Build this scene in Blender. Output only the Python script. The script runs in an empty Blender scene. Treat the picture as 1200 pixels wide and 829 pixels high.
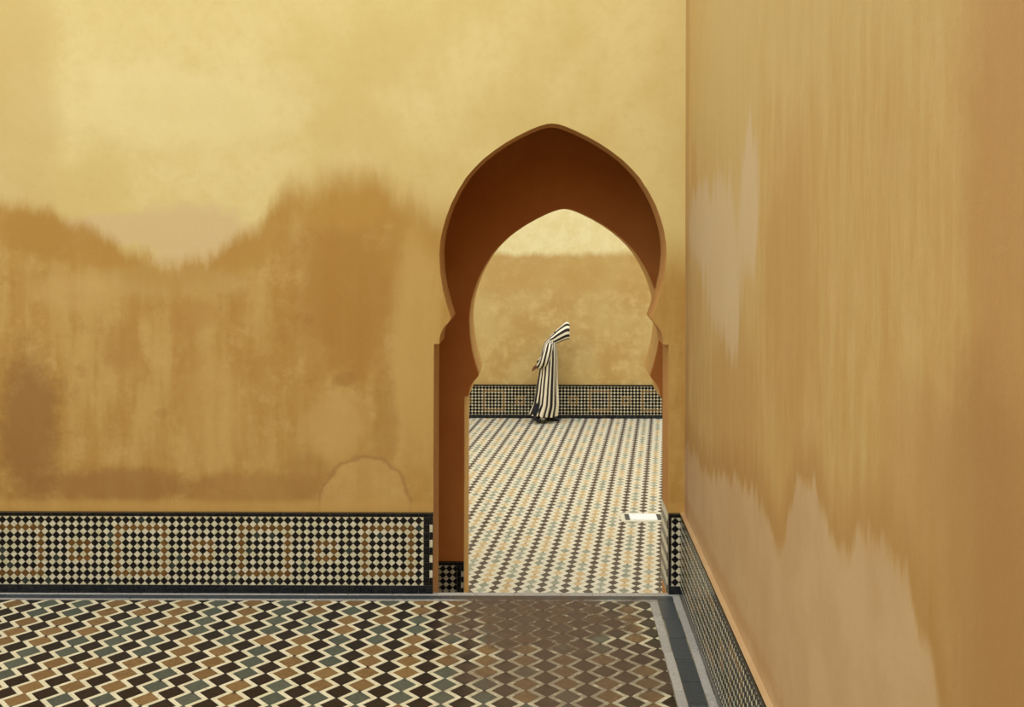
import bpy, bmesh, math, random
import numpy as np
from mathutils import Vector, Matrix
from mathutils.geometry import tessellate_polygon
random.seed(7); rng = random.Random(7)
S = bpy.context.scene

# ------------------------------------------------------------------ camera, sky, light, exposure
CAMY, CAMZ, FPX, PK, PX0, PY0 = -8.0, 2.727, 1320.0, 165.0, 638.0, 245.0
cam = bpy.data.objects.new('camera', bpy.data.cameras.new('camera'))
S.collection.objects.link(cam); S.camera = cam
cam.location = (0, CAMY, CAMZ)
cam.rotation_euler = (Matrix.Rotation(math.radians(90), 3, 'X') @ Matrix.Rotation(math.radians(0.17), 3, 'Z')).to_euler()
cam.data.sensor_width = 36; cam.data.sensor_fit = 'HORIZONTAL'; cam.data.lens = FPX / 1200 * 36
cam.data.shift_x = -(PX0 - 600) / 1200; cam.data.shift_y = (PY0 - 414.5) / 1200
cam.data.clip_end = 200

w = bpy.data.worlds.new('overcast_sky'); S.world = w; w.use_nodes = True
nt = w.node_tree; nt.nodes.clear()
o_ = nt.nodes.new('ShaderNodeOutputWorld'); bg = nt.nodes.new('ShaderNodeBackground')
bg.inputs[0].default_value = (0.92, 0.97, 1.02, 1); bg.inputs[1].default_value = 1.65
nt.links.new(bg.outputs[0], o_.inputs[0])
sun = bpy.data.objects.new('sun', bpy.data.lights.new('sun', 'SUN'))
S.collection.objects.link(sun)
sun.data.energy = 0.7; sun.data.angle = math.radians(50); sun.data.color = (1.0, 0.96, 0.86)
sun.rotation_euler = Vector((0.62, 1.0, -1.35)).to_track_quat('-Z', 'Y').to_euler()   # light travels this way
vs = S.view_settings
vs.view_transform = 'Standard'; vs.look = 'None'; vs.gamma = 1; vs.use_curve_mapping = False
vs.exposure = 0.19

# ------------------------------------------------------------------ colour and node helpers
def lin(c, k=1.0):
    r = []
    for v in c:
        v = v / 255
        r.append(k * (v / 12.92 if v <= .04045 else ((v + .055) / 1.055) ** 2.4))
    return (*r, 1)
class NB:
    """small node builder"""
    def __init__(s, name, rough=.8):
        s.m = bpy.data.materials.new(name); s.m.use_nodes = True
        s.t = s.m.node_tree; s.b = s.t.nodes['Principled BSDF']; s.b.inputs['Roughness'].default_value = rough
        s.geo = s.n('ShaderNodeNewGeometry'); s.sep = s.n('ShaderNodeSeparateXYZ')
        s.t.links.new(s.geo.outputs['Position'], s.sep.inputs[0])
        s.X, s.Y, s.Z = s.sep.outputs
    def n(s, t, **k):
        x = s.t.nodes.new(t)
        for a, v in k.items(): setattr(x, a, v)
        return x
    def put(s, sock, v):
        if hasattr(v, 'default_value') and hasattr(v, 'links'): s.t.links.new(v, sock)
        else: sock.default_value = v
    def math(s, op, a, b=0.0, c=0.0, clamp=False):
        x = s.n('ShaderNodeMath', operation=op, use_clamp=clamp)
        s.put(x.inputs[0], a); s.put(x.inputs[1], b); s.put(x.inputs[2], c); return x.outputs[0]
    def step(s, v, lo, hi):
        x = s.n('ShaderNodeMapRange', interpolation_type='SMOOTHSTEP'); s.put(x.inputs[0], v)
        s.put(x.inputs[1], lo); s.put(x.inputs[2], hi); return x.outputs[0]
    def mix(s, f, a, b):
        x = s.n('ShaderNodeMix', data_type='RGBA'); s.put(x.inputs[0], f)
        s.put(x.inputs[6], a); s.put(x.inputs[7], b); return x.outputs[2]
    def noise(s, scale, det=4, rough=.55, vec=(1, 1, 1), off=(0, 0, 0)):
        mp = s.n('ShaderNodeMapping'); s.t.links.new(s.geo.outputs['Position'], mp.inputs[0])
        mp.inputs['Scale'].default_value = vec; mp.inputs['Location'].default_value = off
        x = s.n('ShaderNodeTexNoise'); s.t.links.new(mp.outputs[0], x.inputs[0])
        x.inputs['Scale'].default_value = scale; x.inputs['Detail'].default_value = det
        x.inputs['Roughness'].default_value = rough; return x.outputs[0]
    def curve(s, v, lo, hi, pts, vlo, vhi):
        f = s.n('ShaderNodeMapRange'); s.put(f.inputs[0], v); s.put(f.inputs[1], lo); s.put(f.inputs[2], hi)
        c = s.n('ShaderNodeFloatCurve'); s.t.links.new(f.outputs[0], c.inputs[1])
        q = [((a - lo) / (hi - lo), (b - vlo) / (vhi - vlo)) for a, b in pts]
        cm = c.mapping.curves[0]
        cm.points[0].location = q[0]; cm.points[1].location = q[-1]
        for p in q[1:-1]: cm.points.new(*p)
        c.mapping.update()
        return s.math('MULTIPLY_ADD', c.outputs[0], vhi - vlo, vlo)
    def blob(s, u, v, cu, cv, ru, rv, nz, amt=.6, soft=.7):
        a = s.math('DIVIDE', s.math('SUBTRACT', u, cu), ru); b = s.math('DIVIDE', s.math('SUBTRACT', v, cv), rv)
        d = s.math('SQRT', s.math('ADD', s.math('MULTIPLY', a, a), s.math('MULTIPLY', b, b)))
        d = s.math('ADD', d, s.math('MULTIPLY', s.math('SUBTRACT', nz, .5), amt * 5))
        return s.math('SUBTRACT', 1.0, s.step(d, 1 - soft / 2, 1 + soft / 2)), d
    def bump(s, h, dist, st=.5):
        x = s.n('ShaderNodeBump'); s.put(x.inputs['Height'], h); x.inputs['Distance'].default_value = dist
        x.inputs['Strength'].default_value = st; s.t.links.new(x.outputs[0], s.b.inputs['Normal'])
    def done(s, col): s.put(s.b.inputs['Base Color'], col); return s.m

def wx(x): return (x - PX0) / PK
def wz(y): return CAMZ - (y - PY0) / PK
KA = 1.0
def c_(r, g, b): return lin((r, g, b), KA)

def plaster_relief(b, fine):
    h = b.math('ADD', b.noise(14, 5, .6), b.math('MULTIPLY', b.noise(90, 3), .35))
    b.bump(h, .006, fine)

def plaster_front():
    b = NB('stained_yellow_plaster', .85)
    n1 = b.noise(1.1, 4, .55); n2 = b.noise(2.6, 5, .62); ns = b.noise(1.6, 5, .6, (3.2, 1, .55)); nf = b.noise(9, 5, .65); nd = b.noise(3.4, 7, .72)
    nw = b.noise(1.0, 6, .65, (7, 1, 1.8), (3, 0, 1))
    top = b.mix(b.step(n1, .35, .65), c_(225, 204, 139), c_(214, 190, 120))
    top = b.mix(b.math('MULTIPLY', b.step(nf, .4, .75), .35), top, c_(208, 180, 108))
    m, _ = b.blob(b.X, b.Z, wx(205), wz(125), .85, .28, n2, .3, .8)
    top = b.mix(b.math('MULTIPLY', m, .5), top, c_(230, 214, 156))
    m, _ = b.blob(b.X, b.Z, wx(10), wz(150), .35, 1.2, n2, .3, .8)
    top = b.mix(b.math('MULTIPLY', m, .6), top, c_(206, 178, 112))
    m, _ = b.blob(b.X, b.Z, wx(225), wz(282), .42, .25, n2, .35, .5)
    m2, _ = b.blob(b.X, b.Z, wx(130), wz(272), .4, .12, n2, .4, .5)
    top = b.mix(b.math('MULTIPLY', b.math('MAXIMUM', m, m2), .85), top, c_(212, 184, 132))
    low = b.mix(b.step(ns, .36, .64), c_(178, 132, 56), c_(194, 155, 84))
    low = b.mix(b.math('MULTIPLY', b.step(n2, .45, .7), .6), low, c_(184, 142, 70))
    low = b.mix(b.math('MULTIPLY', b.step(nf, .45, .75), .35), low, c_(204, 168, 100))
    low = b.mix(b.math('MULTIPLY', b.step(nd, .50, .66), .45), low, c_(206, 168, 100))
    low = b.mix(b.math('MULTIPLY', b.math('SUBTRACT', 1.0, b.step(nd, .34, .48)), .45), low, c_(168, 120, 50))
    for (x, y, rx, ry, col, k, amt) in (
        (408, 345, 62, 100, (170, 121, 44), .8, .3), (415, 232, 62, 36, (184, 138, 54), .8, .3), (480, 285, 42, 40, (176, 130, 52), .8, .3),
        (45, 275, 40, 28, (174, 128, 52), .9, .3), (140, 300, 50, 18, (178, 132, 54), .7, .4), (290, 290, 38, 26, (182, 138, 60), .7, .3),
        (34, 505, 34, 90, (146, 98, 42), .85, .3), (140, 570, 90, 20, (152, 102, 44), .75, .3), (290, 575, 110, 20, (158, 108, 48), .6, .3),
        (145, 410, 24, 30, (176, 130, 60), .6, .3), (225, 370, 25, 20, (178, 130, 58), .6, .3), (360, 560, 30, 28, (162, 114, 50), .6, .3),
        (395, 500, 34, 36, (200, 160, 92), .7, .3), (490, 400, 26, 150, (200, 162, 90), .75, .25), (190, 330, 90, 18, (204, 170, 108), .5, .35),
        (250, 480, 30, 60, (200, 160, 90), .5, .3), (75, 452, 5, 10, (136, 92, 40), .22, .8), (190, 486, 7, 6, (146, 98, 36), .2, .8), (405, 446, 14, 8, (158, 108, 44), .45, .5), (362, 375, 6, 7, (164, 112, 48), .4, .3), (90, 345, 50, 20, (204, 166, 100), .5, .4),
        (452, 510, 14, 70, (164, 116, 50), .4, .3)):
        m, _ = b.blob(b.X, b.Z, wx(x), wz(y), rx / PK, ry / PK, nd, amt, .8)
        low = b.mix(b.math('MULTIPLY', m, k), low, c_(*col))
    m, d = b.blob(b.X, b.Z, wx(428), wz(600), 52 / PK, 68 / PK, n2, .12, .1)
    low = b.mix(b.math('MULTIPLY', m, .45), low, c_(202, 164, 98))
    ring = b.math('MULTIPLY', b.step(d, .93, 1.0), b.math('SUBTRACT', 1.0, b.step(d, 1.0, 1.06)))
    low = b.mix(b.math('MULTIPLY', ring, .55), low, c_(152, 104, 50))
    line = b.math('SUBTRACT', 1.0, b.step(b.Z, wz(594), wz(584)))
    low = b.mix(b.math('MULTIPLY', line, .65), low, c_(196, 152, 78))
    pts = [(-8, 242), (0, 236), (40, 243), (75, 254), (100, 264), (130, 282), (165, 298), (205, 308), (235, 302), (262, 286), (305, 262), (325, 225), (355, 215),
           (400, 200), (435, 194), (470, 222), (510, 240), (560, 255), (780, 300), (805, 305)]
    cv = b.curve(b.X, wx(-12), wx(810), [(wx(x), wz(y)) for x, y in pts], 1.5, 4.0)
    d = b.math('SUBTRACT', b.math('ADD', cv, b.math('MULTIPLY', b.math('SUBTRACT', nw, .5), .32)), b.Z)
    f = b.math('MULTIPLY', b.step(d, b.math('MULTIPLY_ADD', b.step(b.X, wx(290), wx(380)), -.09, -.07), b.math('MULTIPLY_ADD', b.step(b.X, wx(290), wx(380)), .14, .10)), .95)
    fr = b.math('MULTIPLY', b.step(d, -.02, .08), b.math('SUBTRACT', 1.0, b.step(d, .12, .42)))
    low = b.mix(b.math('MULTIPLY', fr, .6), low, c_(178, 134, 54))
    plaster_relief(b, .35)
    return b.done(b.mix(f, top, low))

def plaster_right():
    b = NB('weathered_ochre_plaster', .85)
    XR = 1.0
    def P(x, y):
        d = XR * FPX / (x - PX0); return d + CAMY, CAMZ - (y - PY0) * d / FPX
    n2 = b.noise(2.2, 5, .6); st = b.noise(2.2, 6, .72, (1, 4.5, .7)); sf = b.noise(4.0, 6, .7, (1, 3.2, .8)); n1 = b.noise(1.0, 3)
    nw = b.noise(1.6, 5, .6, (1, 5, .9))
    up = b.mix(b.step(st, .3, .7), c_(185, 145, 77), c_(193, 160, 96))
    up = b.mix(b.math('MULTIPLY', b.step(sf, .5, .76), .4), up, c_(174, 127, 60))
    up = b.mix(b.math('MULTIPLY', b.step(n1, .5, .7), .4), up, c_(191, 158, 100))
    up = b.mix(b.math('MULTIPLY', b.step(b.noise(3.2, 7, .7, (1, 1, .7)), .48, .68), .4), up, c_(202, 166, 106))
    t = b.step(b.Z, 2.85, 3.6); up = b.mix(b.math('MULTIPLY', t, .5), up, c_(193, 166, 100))
    for (x, y, ry, rz, col, k) in ((845, 200, 1.0, 1.3, (193, 166, 104), .5), (1190, 400, .28, 1.9, (176, 129, 69), .7), (1150, 690, .38, .5, (158, 112, 54), .6),
                                   (925, 330, .5, .6, (178, 133, 68), .5), (860, 470, .7, .4, (178, 133, 66), .5), (1080, 560, .35, .25, (178, 135, 77), .5)):
        y0, z0 = P(x, y); m, _ = b.blob(b.Y, b.Z, y0, z0, ry, rz, n2, .3, 1.0)
        up = b.mix(b.math('MULTIPLY', m, k), up, c_(*col))
    # pale peeled patch near the corner
    for (x, y, ry, rz) in ((845, 300, .85, .42), (878, 235, .28, .36), (856, 355, .3, .32), (822, 265, .7, .26)):
        y0, z0 = P(x, y); m, _ = b.blob(b.Y, b.Z, y0, z0, ry * .8, rz, nw, .28, .5)
        up = b.mix(b.math('MULTIPLY', m, .85), up, c_(199, 172, 129))
    # pale lower band with drips
    low = b.mix(b.step(n2, .3, .7), c_(187, 152, 104), c_(195, 162, 116))
    pts = [P(*q) for q in ((803, 520), (812, 530), (825, 552), (850, 560), (880, 578), (900, 610), (914, 648), (924, 610), (940, 566), (955, 575), (975, 632), (990, 640),
                           (1005, 628), (1022, 628), (1045, 655), (1070, 700), (1088, 760), (1096, 800), (1110, 860))]
    pts.sort(); pts = [(-8.0, -.5), (-5.6, .6)] + [p for p in pts if p[0] > -5.3]
    cv = b.curve(b.Y, -8.0, .05, pts + [(.05, pts[-1][1])], -1.0, 2.5)
    d = b.math('SUBTRACT', b.math('ADD', cv, b.math('MULTIPLY', b.math('SUBTRACT', nw, .5), .34)), b.Z)
    f = b.step(d, -.05, .05)
    edge = b.math('MULTIPLY', b.step(d, -.30, -.03), b.math('SUBTRACT', 1.0, f))
    up = b.mix(b.math('MULTIPLY', edge, .6), up, c_(166, 120, 56))
    col = b.mix(f, up, low)
    # rusty tide mark just over the dado
    zz = b.math('ADD', b.Z, b.math('MULTIPLY', b.math('SUBTRACT', b.noise(4, 5, .65), .5), .16))
    r = b.math('MULTIPLY', b.step(zz, .60, .64), b.math('SUBTRACT', 1.0, b.step(zz, .66, .74)))
    col = b.mix(b.math('MULTIPLY', r, .35), col, c_(174, 125, 64))
    corner_shade = b.math('SUBTRACT', 1.0, b.step(b.math('ABSOLUTE', b.math('ADD', b.Y, .12)), .0, .16))  # dimmer strip by the corner, shade painted into the colour
    col = b.mix(b.math('MULTIPLY', corner_shade, .35), col, c_(158, 108, 60))
    plaster_relief(b, .3)
    return b.done(col)

def plaster_back():
    b = NB('golden_plaster', .85)
    n2 = b.noise(1.5, 5, .6); n1 = b.noise(.8, 4, .5, (1, 1, 1), (5, 2, 1)); nf = b.noise(6, 5, .65); nw = b.noise(1, 5, .6, (2.5, 1, 1))
    top = b.mix(b.step(nf, .3, .7), c_(228, 214, 162), c_(220, 202, 144))
    low = b.mix(b.step(n2, .36, .64), c_(180, 142, 74), c_(192, 162, 98))
    low = b.mix(b.math('MULTIPLY', b.step(n1, .5, .68), .6), low, c_(198, 170, 114))
    band = b.math('MULTIPLY', b.step(b.Z, 1.2, 1.5), 1.0)
    low = b.mix(b.math('MULTIPLY', b.step(nf, .45, .75), .4), low, c_(220, 190, 130))
    low = b.mix(b.math('MULTIPLY', band, .5), low, c_(180, 140, 68))
    d = b.math('SUBTRACT', b.math('MULTIPLY_ADD', b.math('SUBTRACT', nw, .5), .35, 1.98), b.Z)
    plaster_relief(b, .3)
    return b.done(b.mix(b.math('MULTIPLY', b.step(d, -.07, .08), .92), top, low))

def plaster_plain(name, a, c):
    b = NB(name, .88)
    plaster_relief(b, .3)
    return b.done(b.mix(b.step(b.noise(1.8, 5, .6), .3, .7), c_(*a), c_(*c)))

def tile_mat(name, a, c, rough=.22, dirt=False, spec=.5):
    b = NB(name, rough); b.b.inputs['Specular IOR Level'].default_value = .28
    oi = b.n('ShaderNodeObjectInfo')
    r = b.math('FRACT', b.math('ADD', b.math('ADD', b.geo.outputs['Random Per Island'], oi.outputs['Random']), b.math('MULTIPLY', b.noise(37, 1), 1.5)))
    col = b.mix(r, c_(*a), c_(*c))
    col = b.mix(b.math('MULTIPLY', b.step(b.noise(60, 3), .5, .8), .25), col, c_(110, 95, 70))
    if dirt:
        n = b.noise(3.0, 6, .68); n_f = b.noise(22, 5, .7)
        m1, _ = b.blob(b.X, b.Y, .02, -.50, .62, .62, n, .55, .7)
        m2, _ = b.blob(b.X, b.Y, .18, -1.35, .62, .75, n, .6, 1.0)
        m = b.math('MAXIMUM', m1, b.math('MULTIPLY', m2, .78))
        m = b.math('MULTIPLY', m, b.math('MULTIPLY_ADD', b.step(n_f, .28, .5), .7, .3), clamp=True)
        south = b.math('SUBTRACT', 1.0, b.step(b.Z, -.3, -.2))
        m = b.math('MULTIPLY', m, b.math('SUBTRACT', 1.0, south))
        col = b.mix(b.math('MULTIPLY', m, .96), col, b.mix(b.noise(8, 4), c_(88, 68, 50), c_(112, 92, 70)))
        b.put(b.b.inputs['Roughness'], b.math('MULTIPLY_ADD', m, .4, rough))
    b.bump(b.noise(25, 2), .003, .3)
    return b.done(col)

M = {}
M['front'] = plaster_front(); M['right'] = plaster_right(); M['back'] = plaster_back()
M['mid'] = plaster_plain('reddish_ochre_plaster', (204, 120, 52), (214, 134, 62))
M['black'] = tile_mat('black_glazed_tile', (8, 8, 10), (22, 20, 21))
M['cream'] = tile_mat('cream_glazed_tile', (196, 190, 150), (222, 214, 190))
M['brown'] = tile_mat('brown_glazed_tile', (92, 64, 26), (122, 86, 42))
M['green'] = tile_mat('green_glazed_tile', (40, 48, 44), (58, 66, 56))
M['navy'] = tile_mat('blue_black_glazed_tile', (14, 18, 26), (34, 38, 40))
M['dim'] = plaster_plain('shade_darkened_plaster', (110, 62, 34), (122, 70, 40))  # darkened to cut bounce light, passage shade put into the colour
M['reveal'] = plaster_plain('ochre_reveal_plaster', (200, 142, 70), (210, 154, 80))
M['reveal2'] = plaster_plain('lightened_reveal_plaster', (214, 166, 86), (224, 178, 98))  # lightened colour, standing in for daylight from the far courtyard
M['grout'] = tile_mat('grey_lime_grout', (120, 112, 92), (140, 130, 108), .8)
M['fblack'] = tile_mat('worn_black_floor_tile', (18, 12, 12), (36, 27, 26), .34, True)
M['fcream'] = tile_mat('worn_cream_floor_tile', (206, 198, 160), (228, 218, 186), .34, True)
M['fbrown'] = tile_mat('worn_brown_floor_tile', (112, 84, 50), (138, 108, 66), .34, True)
M['fgreen'] = tile_mat('worn_green_floor_tile', (66, 74, 66), (90, 96, 80), .34, True)
M['fgrout'] = tile_mat('worn_floor_grout', (150, 142, 112), (170, 160, 130), .8, True)
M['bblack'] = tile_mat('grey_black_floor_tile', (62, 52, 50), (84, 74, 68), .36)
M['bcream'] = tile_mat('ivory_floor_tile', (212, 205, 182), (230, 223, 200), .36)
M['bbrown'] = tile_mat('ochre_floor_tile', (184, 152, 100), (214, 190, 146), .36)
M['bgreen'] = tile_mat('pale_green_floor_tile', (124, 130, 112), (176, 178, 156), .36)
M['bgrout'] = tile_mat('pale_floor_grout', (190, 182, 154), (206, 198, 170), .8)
M['slate'] = tile_mat('blue_grey_slate', (52, 58, 62), (72, 78, 82), .38, True)
M['slate_clean'] = tile_mat('blue_grey_border_slate', (52, 58, 62), (72, 78, 82), .38)
M['marble'] = tile_mat('grey_veined_marble', (160, 156, 148), (186, 180, 170), .4)
M['fillet'] = tile_mat('worn_marble_fillet', (150, 146, 136), (180, 174, 162), .4, True)
M['white'] = tile_mat('white_marble', (250, 250, 246), (253, 253, 250), .3)

# ------------------------------------------------------------------ object helpers
def link(o, parent=None):
    S.collection.objects.link(o)
    if parent: o.parent = parent
    return o
def tag(o, label=None, cat=None, group=None, kind=None):
    if label: o['label'] = label
    if cat: o['category'] = cat
    if group: o['group'] = group
    if kind: o['kind'] = kind
    return o
def mesh(name, V, F, mats, fm=None, parent=None, smooth=False):
    me = bpy.data.meshes.new(name); me.from_pydata([tuple(v) for v in V], [], F)
    for m in (mats if isinstance(mats, list) else [mats]): me.materials.append(m)
    if fm: me.polygons.foreach_set('material_index', fm)
    if smooth: me.polygons.foreach_set('use_smooth', [True] * len(F))
    me.update(); return link(bpy.data.objects.new(name, me), parent)
def box(name, a, c, mat, parent=None, bev=0):
    x0, y0, z0 = a; x1, y1, z1 = c
    V = [(x0, y0, z0), (x1, y0, z0), (x1, y1, z0), (x0, y1, z0), (x0, y0, z1), (x1, y0, z1), (x1, y1, z1), (x0, y1, z1)]
    F = [(3, 2, 1, 0), (4, 5, 6, 7), (0, 1, 5, 4), (1, 2, 6, 5), (2, 3, 7, 6), (3, 0, 4, 7)]
    o = mesh(name, V, F, mat, None, parent)
    if bev:
        m = o.modifiers.new('b', 'BEVEL'); m.width = bev; m.segments = 2
    return o

# tile prism: polygon in (u,v), placed by origin O and axes U,V,N; depth below, tiny taper
def prism(poly, O, U, Vv, N, h0, h1, sh=.0018):
    cx = sum(p[0] for p in poly) / len(poly); cy = sum(p[1] for p in poly) / len(poly)
    n = len(poly); vs_ = []
    for hh, s_ in ((h0, 0), (h1 - .0008, 0), (h1, sh)):
        for (u, v) in poly:
            L = math.hypot(u - cx, v - cy) or 1
            k = max(0, (L - s_) / L)
            vs_.append(O + U * (cx + (u - cx) * k) + Vv * (cy + (v - cy) * k) + N * hh)
    fs = []
    for r in range(2):
        for i in range(n):
            j = (i + 1) % n; fs.append((r * n + i, r * n + j, (r + 1) * n + j, (r + 1) * n + i))
    fs.append(tuple(2 * n + i for i in range(n)))
    return vs_, fs
def clip(poly, u0, u1, v0, v1):
    for ax, lim, sg in ((0, u0, 1), (0, u1, -1), (1, v0, 1), (1, v1, -1)):
        out = []
        for i in range(len(poly)):
            a, c = poly[i], poly[(i + 1) % len(poly)]
            ia, ic = (a[ax] - lim) * sg >= -1e-9, (c[ax] - lim) * sg >= -1e-9
            if ia: out.append(a)
            if ia != ic:
                t = (lim - a[ax]) / (c[ax] - a[ax]); out.append((a[0] + t * (c[0] - a[0]), a[1] + t * (c[1] - a[1])))
        poly = out
        if len(poly) < 3: return []
    A = .5 * abs(sum(poly[i][0] * poly[(i + 1) % len(poly)][1] - poly[(i + 1) % len(poly)][0] * poly[i][1] for i in range(len(poly))))
    return poly if A > 1.5e-5 else []
def shrink(poly, g):
    cx = sum(p[0] for p in poly) / len(poly); cy = sum(p[1] for p in poly) / len(poly)
    r = []
    for (u, v) in poly:
        L = math.hypot(u - cx, v - cy); k = max(.2, 1 - g / L) if L > 0 else 1
        r.append((cx + (u - cx) * k, cy + (v - cy) * k))
    return r
class Stuff:
    def __init__(s, mats): s.V = []; s.F = []; s.m = []; s.mats = mats; s.keys = {k: i for i, k in enumerate(mats)}
    def add(s, vs_, fs, k):
        o = len(s.V); s.V += vs_; s.F += [tuple(i + o for i in f) for f in fs]; s.m += [s.keys[k]] * len(fs)
    def build(s, name, parent):
        if not s.F: return
        o = mesh(name, s.V, s.F, [M[k] for k in s.mats], s.m, parent); tag(o, kind='stuff'); return o
def piece(name, poly, O, U, Vv, N, h0, h1, mat, parent):
    vs_, fs = prism(poly, O, U, Vv, N, h0, h1)
    return mesh(name, vs_, fs, mat, None, parent)

# ------------------------------------------------------------------ walls with keyhole arches
NEAR_PROFILE = [(450, 137.5), (404, 137.5), (403.8, 131), (399, 131), (393, 130), (387, 127.5), (382, 124), (379, 121), (377, 119.5)]
ARCH = [(374, 117.5), (358, 122.5), (341, 127), (320, 130.3), (299, 131.5), (285, 130.5), (270, 127.8), (255, 123.5), (240, 118), (224, 110), (208, 100), (197, 90.5), (187, 80.5), (177, 68), (167.5, 54),
        (160, 41), (152.5, 26), (148, 15), (145.6, 7), (144.8, 0)]
def arch_wall(name, cx, zoff, x0, x1, y0, y1, zb, zt, mat, sc=1.0, jamb=0.0):
    prof = NEAR_PROFILE + ARCH
    def Z(y): return wz(y) + zoff
    L = [(cx - h / PK, Z(y)) for y, h in prof]
    R = [(cx + (h + (4.0 * math.sin(math.pi * min(1, max(0, (y - 150) / 220))) if sc > 1 else 0)) / PK + (jamb if y > 403.9 else 0), Z(y)) for y, h in reversed(prof[:-1])]
    out = [(L[0][0], zb)] + L + R + [(R[-1][0], zb)]
    outline = [(x0, zb), (x0, zt), (x1, zt), (x1, zb)] + out[::-1]
    tri = tessellate_polygon([[Vector((a, c, 0)) for a, c in outline]])
    n = len(outline)
    V = [(a, y0, c) for a, c in outline] + [(a, y1, c) for a, c in outline]
    bm = bmesh.new(); bv = [bm.verts.new(v) for v in V]
    for t in tri:
        bm.faces.new([bv[i] for i in t]); bm.faces.new([bv[i + n] for i in reversed(t)])
    for i in range(n):
        j = (i + 1) % n; bm.faces.new((bv[i], bv[j], bv[j + n], bv[i + n]))
    bmesh.ops.recalc_face_normals(bm, faces=bm.faces)
    me = bpy.data.meshes.new(name); bm.to_mesh(me); me.materials.append(mat)
    o = link(bpy.data.objects.new(name, me))
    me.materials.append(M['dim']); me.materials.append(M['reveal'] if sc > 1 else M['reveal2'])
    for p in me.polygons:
        if sc > 1 and p.normal.y > .9: p.material_index = 1  # back face takes the darkened colour so the passage bounces less light
        elif abs(p.normal.y) < .1: p.material_index = 2
    m = o.modifiers.new('soft_edges', 'BEVEL'); m.width = .012; m.segments = 3; m.limit_method = 'ANGLE'; m.angle_limit = math.radians(40)
    return tag(o, kind='structure')

ZF = -.727                       # level of the far courtyard
C1 = wx(646.5); HW = 137.5 / PK
C2 = .171
T1 = .40; Y2a, Y2b, YB = 1.412, 2.00, 10.6
JL, JR = C1 - HW, C1 + HW
wf = arch_wall('wall_front', C1, 0, -8.0, 1.4, 0, T1, ZF - .2, 5.2, M['front'], 2)
tag(wf, 'tall yellow plaster wall with the large keyhole arch and damp stains', 'wall')
z2 = (CAMZ) - wz(144.8)
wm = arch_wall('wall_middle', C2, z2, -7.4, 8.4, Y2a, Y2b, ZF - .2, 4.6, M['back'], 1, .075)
tag(wm, 'second wall behind the front one, with the smaller shaded keyhole arch', 'wall')
# redder plaster colour on the passage face of the middle wall
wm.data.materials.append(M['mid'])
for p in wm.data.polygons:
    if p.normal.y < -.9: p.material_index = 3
wr = tag(box('wall_right', (1.0, -13.0, ZF - .2), (1.4, 0, 5.2), M['right']), 'ochre side wall running along the right, with pale drips and streaks', 'wall', kind='structure')
wb = tag(box('wall_back', (-7.0, YB, ZF - .2), (8.0, YB + .35, 8.0), M['back']), 'golden plaster wall of the far courtyard behind the walking person', 'wall', kind='structure')  # height out of view, raised to keep sky light off the floor
for nm, a, c, m_, lb in (('wall_left', (-8.4, -13.0, ZF - .2), (-8.0, T1, 5.2), 'front', 'unseen plaster wall added on the left to enclose the near courtyard light'),
                         ('wall_rear', (-8.4, -13.4, ZF - .2), (1.4, -13.0, 5.2), 'front', 'unseen plaster wall added behind the viewer to cut low sky light'),
                         ('wall_back_left', (-7.4, Y2b, ZF - .2), (-7.0, YB, 5.2), 'back', 'unseen golden plaster wall added to enclose the far courtyard light, to the left'),
                         ('wall_back_right', (8.0, Y2b, ZF - .2), (8.4, YB, 5.2), 'back', 'unseen golden plaster wall added to enclose the far courtyard light, to the right')):
    tag(box(nm, a, c, M[m_]), lb, 'wall', kind='structure')  # walls out of view, added so both courts hold light as if enclosed
pc = tag(box('ceiling', (-1.5, T1, 3.46), (1.7, Y2a, 3.62), M['dim']), 'flat ceiling between the two arches, colour darkened to deepen the shade', 'ceiling', kind='structure')
tag(box('wall_passage_left', (-1.5, T1, ZF - .2), (-1.12, Y2a, 3.46), M['dim']), 'plaster side of the passage, left of the arches, darkened to deepen the shade', 'wall', kind='structure')
tag(box('wall_passage_right', (1.3, T1, ZF - .2), (1.7, Y2a, 3.46), M['dim']), 'plaster side of the passage, right of the arches, darkened to deepen the shade', 'wall', kind='structure')
# stairs down from the near court to the far one
for k, (ya, yb_, zt) in enumerate(((.0, .46, -.19), (.46, .93, -.38), (.93, 1.40, -.56))):
    tag(box('trim_%d' % (k + 1), (JL - (0 if ya < T1 - .1 else .25) + .002, ya + .001, ZF), (JR + (0 if ya < T1 - .1 else .25) - .002, yb_, zt), M['marble'], bev=.008),
        ('highest', 'middle', 'lowest')[k] + ' marble step hidden behind the threshold of the arch', 'step', kind='structure')

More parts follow.
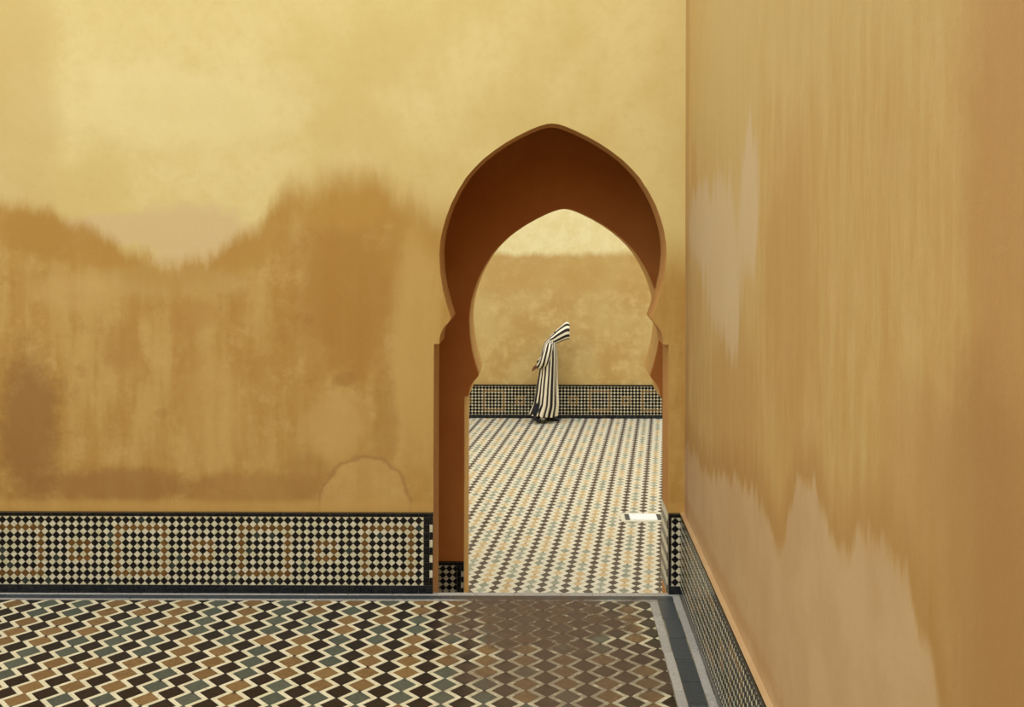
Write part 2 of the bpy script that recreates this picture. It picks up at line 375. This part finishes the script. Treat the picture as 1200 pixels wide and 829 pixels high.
# ------------------------------------------------------------------ tiled floors
def tile_floor(base, O, ang, w_, h_, region, keys, zt, indiv=None, seed=3, tw=.30, aw=.31, mixk=True):
    """diamonds strung in columns between zigzag strips; region=(x0,x1,y0,y1)"""
    bk, cr, br, gr = keys
    R = random.Random(seed)
    U = Vector((math.cos(ang), math.sin(ang), 0)); Vv = Vector((-math.sin(ang), math.cos(ang), 0)); N = Vector((0, 0, 1))
    th, amp = tw * w_, aw * w_; g = .0016
    x0, x1, y0, y1 = region
    S1 = Stuff([bk, br, gr]); S2 = Stuff([cr])
    cs = [(x, y) for x in (x0, x1) for y in (y0, y1)]
    us = [(Vector((x, y, 0)) - O).dot(U) for x, y in cs]; vs_ = [(Vector((x, y, 0)) - O).dot(Vv) for x, y in cs]
    c0, c1 = int(min(us) / w_) - 1, int(max(us) / w_) + 1
    r0, r1 = int(min(vs_) / h_) - 1, int(max(vs_) / h_) + 1
    def world_clip(poly):
        # clip the tile (given in u,v) to the rectangle in x,y, then back to u,v
        P = [O + U * u + Vv * v for u, v in poly]
        q = [(p.x, p.y) for p in P]
        if all(x0 <= a <= x1 and y0 <= c <= y1 for a, c in q): return poly
        q = clip(q, x0, x1, y0, y1)
        return [((Vector((a, c, 0)) - O).dot(U), (Vector((a, c, 0)) - O).dot(Vv)) for a, c in q]
    cand = []
    for c in range(c0, c1 + 1):
        ph = .5 if c % 2 else 0
        run = 0; k = br
        for r in range(r0, r1 + 1):
            uc = c * w_ + .0012 * R.uniform(-1, 1); vc = (r + ph) * h_
            if c % 2:
                if run <= 0:
                    run = R.choice((1, 2, 2, 3, 3, 4)); k = gr if k == br else br
                    if mixk and R.random() < .06: k = bk
                run -= 1; key = k
            else: key = bk
            wd = w_ / 2 - th / 2
            def hw(t): return max(.003, wd + amp * (1 - 4 * abs(t)))          # t in -.5..+.5
            q = .42
            dia = [(uc - hw(q), vc - q * h_), (uc + hw(q), vc - q * h_), (uc + hw(0), vc), (uc + hw(q), vc + q * h_), (uc - hw(q), vc + q * h_), (uc - hw(0), vc)]
            dia = world_clip(shrink(dia, g))
            if dia: cand.append((dia, key, O + U * uc + Vv * vc))
            e = .5 - q
            nk = [(uc - hw(q), vc + q * h_), (uc + hw(q), vc + q * h_), (uc + hw(.5), vc + .5 * h_), (uc + hw(q), vc + (.5 + e) * h_), (uc - hw(q), vc + (.5 + e) * h_), (uc - hw(.5), vc + .5 * h_)]
            nk = world_clip(shrink(nk, g))
            if nk:
                a, f = prism(nk, O, U, Vv, N, zt - .012, zt, .001)
                S1.add(a, f, key if R.random() < .7 else bk)
            for sgn in (1, -1):           # zigzag strip right of this column
                um = uc + w_ / 2; t0, t1 = (0, .5) if sgn > 0 else (-.5, 0)
                a0 = amp * (1 - 4 * abs(t0)); a1 = amp * (1 - 4 * abs(t1))
                z = [(um + a0 - th / 2, vc + t0 * h_), (um + a0 + th / 2, vc + t0 * h_), (um + a1 + th / 2, vc + t1 * h_), (um + a1 - th / 2, vc + t1 * h_)]
                z = world_clip(shrink(z, g))
                if z:
                    a, f = prism(z, O, U, Vv, N, zt - .012, zt, .001); S2.add(a, f, cr)
    if indiv:
        def vis(p):
            d = p.y - CAMY
            if d < 1: return False
            x = PX0 + p.x * FPX / d; y = PY0 + (CAMZ - zt) * FPX / d
            return -5 < x < 1205 and y < 832
        v_ = [t for t in cand if vis(t[2])]; v_.sort(key=lambda t: t[2].y)
        chosen = v_[:indiv]; ids = set(id(t) for t in chosen)
        for t in chosen:
            piece('diamond_tile', t[0], O, U, Vv, N, zt - .012, zt + .0004 * R.uniform(-1, 1), M[t[1]], base)
        cand = [t for t in cand if id(t) not in ids]
    for t in cand:
        a, f = prism(t[0], O, U, Vv, N, zt - .012, zt + .0004 * R.uniform(-1, 1)); S1.add(a, f, t[1])
    S1.build('coloured_tiles', base); S2.build('zigzag_tiles', base)

nf = tag(box('floor', (-8.0, -13.0, ZF - .2), (1.0, 0.0, -.005), M['fgrout']), 'near courtyard floor of black, brown and green diamond tiles between cream zigzags', 'floor', kind='structure')
BX = (.739, .796, .911, .961)
tile_floor(nf, Vector((-1.18, -.286, 0)), math.radians(1.2), .1172, .170, (-6.0, BX[0] - .003, -4.2, -.178), ('fblack', 'fcream', 'fbrown', 'fgreen'), 0, 300, seed=5)
# border strips along wall_front and wall_right, slab by slab
Xa, Ya, Za = Vector((1, 0, 0)), Vector((0, 1, 0)), Vector((0, 0, 1)); O0 = Vector((0, 0, 0))
def strip(name, x0, x1, y0, y1, n, along, mat, base, zt=0, g=.0015):
    L = (x1 - x0) if along == 'x' else (y1 - y0)
    cuts = [0] + sorted(((i + rng.uniform(-.12, .12)) / n) for i in range(1, n)) + [1]
    for a, c in zip(cuts, cuts[1:]):
        if along == 'x': q = [(x0 + a * L + g, y0 + g), (x0 + c * L - g, y0 + g), (x0 + c * L - g, y1 - g), (x0 + a * L + g, y1 - g)]
        else:
            j = rng.uniform(-.003, .003); q = [(x0 + g + j, y0 + a * L + g), (x1 - g + j, y0 + a * L + g), (x1 - g + j, y0 + c * L - g), (x0 + g + j, y0 + c * L - g)]
        piece(name, q, O0, Xa, Ya, Za, zt - .02, zt + rng.uniform(0, .0012), mat, base)
strip('marble_slab', -6.0, BX[3], -.064, -.001, 24, 'x', M['marble'], nf)
strip('slate_slab', -6.0, BX[2], -.138, -.066, 22, 'x', M['slate'], nf)
strip('marble_fillet', -6.0, BX[1], -.174, -.140, 26, 'x', M['fillet'], nf)
strip('marble_slab', BX[0], BX[1], -4.2, -.176, 14, 'y', M['marble'], nf)
strip('slate_slab', BX[1] + .003, BX[2] - .003, -4.2, -.14, 12, 'y', M['slate_clean'], nf)
strip('marble_slab', BX[2], BX[3], -4.2, -.067, 13, 'y', M['marble'], nf)

bf = tag(box('floor_back', (-7.0, 0.0, ZF - .2), (8.0, YB, ZF - .005), M['bgrout']), 'far courtyard floor of pale zigzag tiles beyond the arches', 'floor', kind='structure')
inl = (.86, 1.36, 4.43, 4.78)
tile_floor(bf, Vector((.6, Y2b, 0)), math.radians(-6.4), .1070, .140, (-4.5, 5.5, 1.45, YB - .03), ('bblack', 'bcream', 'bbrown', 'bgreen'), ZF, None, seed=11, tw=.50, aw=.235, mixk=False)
# marble drain inlay
dr = tag(bpy.data.objects.new('drain_slab', None), 'white marble slab with grey ends set in the pale tiles by the right jamb', 'slab', kind='thing'); link(dr)
dr.location = (inl[0], inl[2], ZF)
def dbox(name, x0, x1, y0, y1, z, mat):
    return box(name, (x0, y0, 0.0002), (x1, y1, z), mat, dr, .0015)
Lx, Ly = inl[1] - inl[0], inl[3] - inl[2]
dbox('frame_border', 0, Lx, 0, Ly, .006, M['bcream'])
dbox('grey_end', .05, .10, .06, Ly - .06, .010, M['slate']); dbox('grey_end', Lx - .09, Lx - .04, .06, Ly - .06, .010, M['slate'])
dbox('centre_slab', .105, Lx - .095, .05, Ly - .05, .012, M['white'])

# ------------------------------------------------------------------ tiled dados
PT = 9.0 / PK
def dado(name, O, U, N, L, H, label, cols=None, first=0.0, rows=9, end_left=0, end_right=0, indiv=0, pattern=True, thick=.03, k0=0, seg=.10, closer=None, cg=.0026, top='black'):
    """O bottom corner on the wall face, U along, N outwards; lattice from u=first"""
    Vv = Vector((0, 0, 1)); tb, tt = .060, .026
    c = [O, O + U * L, O + U * L + N * thick, O + N * thick]
    base = mesh(name, [p for p in c] + [p + Vv * H for p in c], [(3, 2, 1, 0), (4, 5, 6, 7), (0, 1, 5, 4), (1, 2, 6, 5), (2, 3, 7, 6), (3, 0, 4, 7)], M['grout'])
    bm = bmesh.new(); bm.from_mesh(base.data); bmesh.ops.recalc_face_normals(bm, faces=bm.faces); bm.to_mesh(base.data); bm.free()
    base.data.materials.append(M[top])
    for p in base.data.polygons:
        if p.normal.z > .9: p.material_index = 1
    tag(base, label, 'dado', kind='structure')
    h0, h1 = thick - .004, thick + .004
    u0, u1 = end_left, L - end_right; v0, v1 = tb, H - tt; pv = (v1 - v0) / rows
    n = int((u1 - u0) / PT) + 2
    S1 = Stuff(['black', 'brown', 'green']); S2 = Stuff(['cream']); cand = []
    kk0 = int((u0 - first) / PT) - 1
    for k in range(kk0, kk0 + n + 2):
        for r in range(-1, rows + 1):
            uc = first + k * PT; vc = v1 - (r + .5) * pv; a = PT / 2; c2 = pv / 2
            if 0 <= r < rows:
                q = clip(shrink([(uc - a, vc), (uc, vc - c2), (uc + a, vc), (uc, vc + c2)], .0004), u0, u1, v0, v1)
                if q:
                    kk = (k + k0) % 16; key = 'black'
                    if pattern:
                        if kk <= 6 and (r in (1, 7) or kk in (0, 6)) and 1 <= r <= 7: key = 'brown'
                        if 10 <= kk <= 12 and 3 <= r <= 5 and not (kk == 11 and r == 4): key = 'brown'
                    if key == 'black' and rng.random() < .05: key = 'green'
                    cand.append((q, key, uc))
            q = clip(shrink([(uc, vc - c2), (uc + a, vc - 2 * c2), (uc + 2 * a, vc - c2), (uc + a, vc)], cg), u0, u1, v0, v1)
            if q:
                A, F = prism(q, O, U, Vv, N, h0, h1, .001); S2.add(A, F, 'cream')
    cand.sort(key=lambda t: (closer or (lambda u: 0))(t[2]))
    for i, (q, key, uc) in enumerate(cand):
        if i < indiv: piece('diamond_tile', q, O, U, Vv, N, h0, h1, M[key], base)
        else:
            A, F = prism(q, O, U, Vv, N, h0, h1, .001); S1.add(A, F, key)
    S1.build('small_diamond_tiles', base); S2.build('cream_diamond_tiles', base)
    # bottom course of upright tiles, top course of narrow tiles
    nb = max(1, int(round(L / seg)))
    SB = None if indiv else Stuff(['navy', 'black'])
    for i in range(nb):
        g = .0012; a_, c_2 = L * i / nb + g, L * (i + 1) / nb - g
        q1 = [(a_, .002), (c_2, .002), (c_2, tb - .002), (a_, tb - .002)]
        q2 = [(a_, H - tt + .002), (c_2, H - tt + .002), (c_2, H - .001), (a_, H - .001)]
        if indiv:
            piece('plinth_tile', q1, O, U, Vv, N, h0, h1 + .003, M['navy'], base)
            piece('cap_tile', q2, O, U, Vv, N, h0, h1 + .003, M['black'], base)
        else:
            for q, key in ((q1, 'navy'), (q2, 'black')):
                A, F = prism(q, O, U, Vv, N, h0, h1 + .003); SB.add(A, F, key)
    if SB: SB.build('border_tiles', base)
    # upright borders at the ends: black band then squares of two colours
    def upright(ua, ub, us0, us1):
        nr = 9
        for i in range(nr):
            va, vb = tb + (v1 - v0) * i / nr, tb + (v1 - v0) * (i + 1) / nr
            piece('band_tile', [(ua + .001, va + .001), (ub - .001, va + .001), (ub - .001, vb - .001), (ua + .001, vb - .001)], O, U, Vv, N, h0, h1 + .001, M['black'], base)
            if us1 > us0:
                piece('edge_tile', [(us0 + .001, va + .001), (us1 - .001, va + .001), (us1 - .001, vb - .001), (us0 + .001, vb - .001)], O, U, Vv, N, h0, h1 + .001, M['cream' if i % 2 else 'black'], base)
    if end_right: upright(L - end_right + .002, L - .024, L - .024, L - .001)
    if end_left: upright(.0, end_left - .002, 0, 0)
    return base

H1 = 94 / PK
# left of the arch: lattice columns at 429.5 + 9k px, ends at 498
x_left = -6.0
dado('baseboard_front_left', Vector((x_left, 0, 0)), Xa, Vector((0, -1, 0)), JL - x_left, H1,
     'black and cream diamond tile dado left of the large arch, with brown squares in it', first=(wx(429.5) - x_left) % PT,
     end_right=(JL - wx(498)), indiv=300, k0=-int((wx(429.5) - x_left) / PT), closer=lambda u: -u)
dado('baseboard_front_right', Vector((JR, 0, 0)), Xa, Vector((0, -1, 0)), .967 - JR, H1,
     'narrow black and cream tile dado between the large arch and the corner', first=.047, end_left=.021, indiv=100, pattern=False)
# reveal of the right jamb
rv = box('baseboard_jamb', (JR - .002, .0, 0), (JR + .01, T1, H1), M['grout']); tag(rv, 'black and cream tiles on the right inner side of the large arch', 'dado', kind='structure')
for i in range(10):
    for j in range(3):
        a, c = H1 * i / 10, H1 * (i + 1) / 10
        y_0, y_1 = T1 * j / 3, T1 * (j + 1) / 3
        piece('reveal_tile', [(-y_1 + .001, a + .001), (-y_0 - .001, a + .001), (-y_0 - .001, c - .001), (-y_1 + .001, c - .001)], Vector((JR, 0, 0)), Vector((0, -1, 0)), Za, Vector((-1, 0, 0)), .000, .007, M['cream' if i % 2 else 'black'], rv)
dado('baseboard_right', Vector((1.0, 0, 0)), Vector((0, -1, 0)), Vector((-1, 0, 0)), 8.5, H1, 'glossy diamond tile dado running along the foot of the right wall', first=.03, pattern=True, k0=9, cg=.0105, top='right')
H2 = .507
dado('baseboard_middle_left', Vector((-1.12, Y2a, ZF)), Xa, Vector((0, -1, 0)), (C2 - HW) + 1.12, H2, 'shaded black tile dado inside the passage, left of the smaller arch', first=.01, rows=8, end_right=.058, pattern=False, indiv=90)
dado('baseboard_middle_right', Vector((C2 + HW + .075, Y2a, ZF)), Xa, Vector((0, -1, 0)), 1.3 - C2 - HW - .075, H2, 'shaded black tile dado inside the passage, right of the smaller arch', first=.03, rows=8, end_left=.03, pattern=False, indiv=60)
dado('baseboard_back', Vector((-4.5, YB, ZF)), Xa, Vector((0, -1, 0)), 10.0, .553, 'fine chequered tile dado along the far golden wall behind the person', first=.02, pattern=True, cg=.0095)

# ------------------------------------------------------------------ the walking person
def cloth_mat():
    b = NB('black_and_cream_striped_wool', .95)
    uv = b.n('ShaderNodeUVMap'); s = b.n('ShaderNodeSeparateXYZ'); b.t.links.new(uv.outputs[0], s.inputs[0])
    f = b.math('FRACT', s.outputs[0])
    m = b.math('MULTIPLY', b.step(f, .42, .50), b.math('SUBTRACT', 1.0, b.step(f, .90, .98)))
    b.bump(b.noise(60, 3), .004, .3)
    return b.done(b.mix(m, c_(34, 26, 22), c_(232, 222, 196)))
M['stripe'] = cloth_mat()
def simple(name, c, rough):
    b = NB(name, rough); n = b.noise(30, 3); return b.done(b.mix(n, lin(c), lin(tuple(int(v * .8) for v in c))))
M['skin'] = simple('brown_skin', (128, 76, 46), .55); M['shoe'] = simple('black_leather', (20, 20, 28), .4)
M['dark_cloth'] = simple('dark_trouser_cloth', (24, 24, 34), .9); M['hair'] = simple('dark_hair', (22, 18, 16), .7); M['eye'] = simple('eye_white', (210, 205, 195), .2)
per = link(bpy.data.objects.new('person', None)); per.location = (.05, YB - .38, ZF)
tag(per, 'person in black and cream striped hooded robe walking to the right', 'person')

def skin_mesh(name, V, E, R, mat, root=0, sub=2):
    me = bpy.data.meshes.new(name); me.from_pydata(V, E, []); o = link(bpy.data.objects.new(name, me))
    o.modifiers.new('skin', 'SKIN'); sm = me.skin_vertices[0].data
    for i, r in enumerate(R):
        sm[i].radius = (r, r) if not isinstance(r, tuple) else r
        sm[i].use_root = (i == root)
    s = o.modifiers.new('sub', 'SUBSURF'); s.levels = sub; s.render_levels = sub
    dg = bpy.context.evaluated_depsgraph_get(); dg.update()
    nm = bpy.data.meshes.new_from_object(o.evaluated_get(dg)); nm.name = name
    bpy.data.objects.remove(o)
    nm.materials.clear(); nm.materials.append(mat)
    nm.polygons.foreach_set('use_smooth', [True] * len(nm.polygons))
    return link(bpy.data.objects.new(name, nm), per)

V = []; E = []; R = []
def v(p, r, prev=None):
    V.append(p); R.append(r)
    if prev is not None: E.append((prev, len(V) - 1))
    return len(V) - 1
pel = v((-.03, 0, .86), (.13, .11)); wst = v((0, 0, 1.0), (.12, .10), pel); che = v((.03, 0, 1.16), (.14, .10), wst)
nck0 = v((.065, 0, 1.28), .06, che); nck = v((.10, 0, 1.335), .05, nck0); jaw = v((.165, 0, 1.36), (.062, .064), nck); skl = v((.195, 0, 1.41), (.074, .084), jaw); crn = v((.21, 0, 1.445), (.055, .06), skl)
nos = v((.272, 0, 1.385), .014, jaw)
for s in (-1, 1):
    sh = v((.03, s * .15, 1.255), .055, che); el = v((-.045, s * .215, 1.03), .042, sh); wr_ = v((-.13, s * .09, .93), .028, el)
    pm = v((-.19, s * .035, .895), (.032, .018), wr_)
    for i in range(4):
        a = v((-.20 - .012 * i, s * (-.01 + .004 * i), .872 - .010 * i + .02), .0095, pm)
        c = v((-.203 - .012 * i, s * (-.045), .850 - .010 * i + .02), .008, a)
        v((-.185 - .012 * i, s * (-.068 + .004 * i), .848 - .010 * i + .02), .0065, c)
    a = v((-.155, s * .01, .885), .011, pm); v((-.148, s * -.02, .865), .009, a)
    hip = v((-.03, s * .085, .80), .085, pel)
    if s < 0: kn = v((-.03, s * .08, .47), .052, hip); an = v((-.20, s * .10, .155), .034, kn); v((-.185, s * .11, .115), .036, an)
    else: kn = v((.07, s * .10, .46), .058, hip); an = v((.02, s * .12, .095), .036, kn); v((.03, s * .12, .07), .036, an)
body = skin_mesh('body', V, E, R, M['skin'])
for s in (-1, 1):
    bm = bmesh.new(); bmesh.ops.create_uvsphere(bm, u_segments=12, v_segments=8, radius=.011, matrix=Matrix.Translation((.258, s * .03, 1.41)))
    me = bpy.data.meshes.new('eye'); bm.to_mesh(me); me.materials.append(M['eye']); link(bpy.data.objects.new('eye', me), per)
    bm = bmesh.new(); bmesh.ops.create_uvsphere(bm, u_segments=10, v_segments=8, radius=1, matrix=Matrix.Translation((.175, s * .074, 1.385)) @ Matrix.Diagonal((.018, .008, .03, 1)))
    me = bpy.data.meshes.new('ear'); bm.to_mesh(me); me.materials.append(M['skin']); link(bpy.data.objects.new('ear', me), per)
bm = bmesh.new(); bmesh.ops.create_uvsphere(bm, u_segments=10, v_segments=6, radius=1, matrix=Matrix.Translation((.240, 0, 1.352)) @ Matrix.Diagonal((.012, .024, .006, 1)))
me = bpy.data.meshes.new('mouth'); bm.to_mesh(me); me.materials.append(M['dark_cloth']); link(bpy.data.objects.new('mouth', me), per)
bm = bmesh.new(); bmesh.ops.create_uvsphere(bm, u_segments=16, v_segments=10, radius=1, matrix=Matrix.Translation((.178, 0, 1.425)) @ Matrix.Diagonal((.082, .08, .066, 1)))
me = bpy.data.meshes.new('hair'); bm.to_mesh(me); me.materials.append(M['hair']); link(bpy.data.objects.new('hair', me), per)

def loft(name, rings, mat, parent, stripes, thick=.006, uvaxis='t', sub=1):
    """rings: list of lists of points with equal count, closed around; UV.x = stripe phase"""
    n = len(rings[0]); V = [p for r in rings for p in r]; F = []
    for i in range(len(rings) - 1):
        for j in range(n):
            k = (j + 1) % n; F.append((i * n + j, i * n + k, (i + 1) * n + k, (i + 1) * n + j))
    me = bpy.data.meshes.new(name); me.from_pydata(V, [], F); uv = me.uv_layers.new(name='UVMap')
    li = 0
    for i in range(len(rings) - 1):
        for j in range(n):
            for (a, c) in ((j, i), (j + 1, i), (j + 1, i + 1), (j, i + 1)):
                uv.data[li].uv = (a / n * stripes, c / len(rings)); li += 1
    me.materials.append(mat); me.polygons.foreach_set('use_smooth', [True] * len(F)); me.update()
    o = link(bpy.data.objects.new(name, me), parent)
    m = o.modifiers.new('thick', 'SOLIDIFY'); m.thickness = thick; m.offset = 1
    m = o.modifiers.new('sub', 'SUBSURF'); m.levels = sub; m.render_levels = sub
    return o
def interp(tab, z):
    for a, c in zip(tab, tab[1:]):
        if a[0] <= z <= c[0]:
            t = (z - a[0]) / (c[0] - a[0]); t = t * t * (3 - 2 * t) * .4 + t * .6
            return [a[i] + t * (c[i] - a[i]) for i in range(1, len(a))]
    return list(tab[-1][1:]) if z > tab[-1][0] else list(tab[0][1:])
ROBE = [(.10, -.065, .205, .20), (.30, -.015, .180, .195), (.55, .0, .160, .185), (.85, .020, .140, .185), (1.05, .032, .130, .195), (1.18, .038, .118, .205), (1.27, .045, .095, .170), (1.32, .065, .070, .095), (1.36, .085, .062, .070)]
rings = []; NR = 96
for i in range(40):
    z = .10 + (1.36 - .10) * i / 39; c, a, b_ = interp(ROBE, z); ring = []
    fold = .028 * max(0, 1 - z / 1.15) + .004
    for j in range(NR):
        t = 2 * math.pi * j / NR
        rr = 1 + (fold / .18) * (math.sin(7 * t + .9 + z * 1.2) * .7 + .5 * math.sin(11 * t + 2 - z * 1.7))
        p = [c + a * rr * math.cos(t), b_ * rr * math.sin(t), z]
        # slit: the hem lifts on the camera side, behind the leading leg
        dt = (t - 1.40 * math.pi); lift = math.exp(-(dt / .08) ** 2)
        p[2] += lift * .13 * max(0, 1 - (z - .08) / .35) + .03 * (1 - math.cos(t)) * .5 * max(0, 1 - z)
        ring.append(tuple(p))
    rings.append(ring)
robe = loft('robe', rings, M['stripe'], per, 16)
HOOD = [(.045, 1.385, 1.265, .085), (.085, 1.425, 1.262, .105), (.13, 1.470, 1.275, .112), (.18, 1.520, 1.295, .116), (.235, 1.562, 1.315, .112), (.285, 1.598, 1.335, .100), (.325, 1.618, 1.345, .09), (.362, 1.600, 1.350, .082)]
rings = []
for (u, zt_, zb_, b_) in HOOD:
    ring = []
    for j in range(48):
        t = 2 * math.pi * j / 48; h = (zt_ - zb_) / 2
        s_ = math.sin(t); wv = b_ * math.cos(t) * (1 - .45 * max(0, s_) ** 2)
        lean = 0
        ring.append((u + lean, wv, (zt_ + zb_) / 2 + h * (s_ + (.16 * max(0, s_) ** 12 if .25 < u < .34 else 0))))
    rings.append(ring)
hood = loft('hood', rings, M['stripe'], per, 9)
def tube_rings(pts, n=28):
    out = []
    for i, (p, r, q) in enumerate(pts):
        a = Vector(pts[max(0, i - 1)][0]); c = Vector(pts[min(len(pts) - 1, i + 1)][0]); d = (c - a).normalized()
        X_ = d.cross(Vector((1, 0, .2))).normalized(); Y_ = d.cross(X_)
        out.append([tuple(Vector(p) + X_ * r * math.cos(2 * math.pi * j / n) * (1 + .05 * math.sin(3 * j)) + Y_ * q * math.sin(2 * math.pi * j / n)) for j in range(n)])
    return out
for s in (-1, 1):
    loft('sleeve', tube_rings([((.04, s * .13, 1.27), .05, .05), ((.03, s * .165, 1.235), .062, .062), ((.01, s * .195, 1.16), .064, .066), ((-.02, s * .215, 1.07), .062, .068), ((-.045, s * .212, 1.01), .062, .070),
                               ((-.075, s * .175, .965), .060, .072), ((-.105, s * .125, .935), .058, .072)]), M['stripe'], per, 7)
# dark trouser legs and shoes
for s in (-1, 1):
    kn = (-.03, s * .08, .47) if s < 0 else (.07, s * .10, .46); an = (-.205, s * .105, .13) if s < 0 else (.02, s * .12, .075)
    mid = tuple((a + c) / 2 for a, c in zip(kn, an))
    loft('trouser_leg', tube_rings([(kn, .062, .06), (mid, .058, .056), (an, .052, .05)]), M['dark_cloth'], per, 1)
def shoe(parent, pts):
    o = skin_mesh('shoe', [p for p, r in pts], [(i, i + 1) for i in range(len(pts) - 1)], [r for p, r in pts], M['shoe'])
    return o
shoe(per, [((-.215, -.12, .125), (.045, .045)), ((-.18, -.12, .085), (.042, .045)), ((-.13, -.12, .045), (.045, .034)), ((-.085, -.12, .024), (.034, .022))])
shoe(per, [((-.02, .12, .05), (.042, .048)), ((.06, .12, .047), (.040, .042)), ((.14, .12, .036), (.045, .034)), ((.205, .12, .026), (.034, .022))])
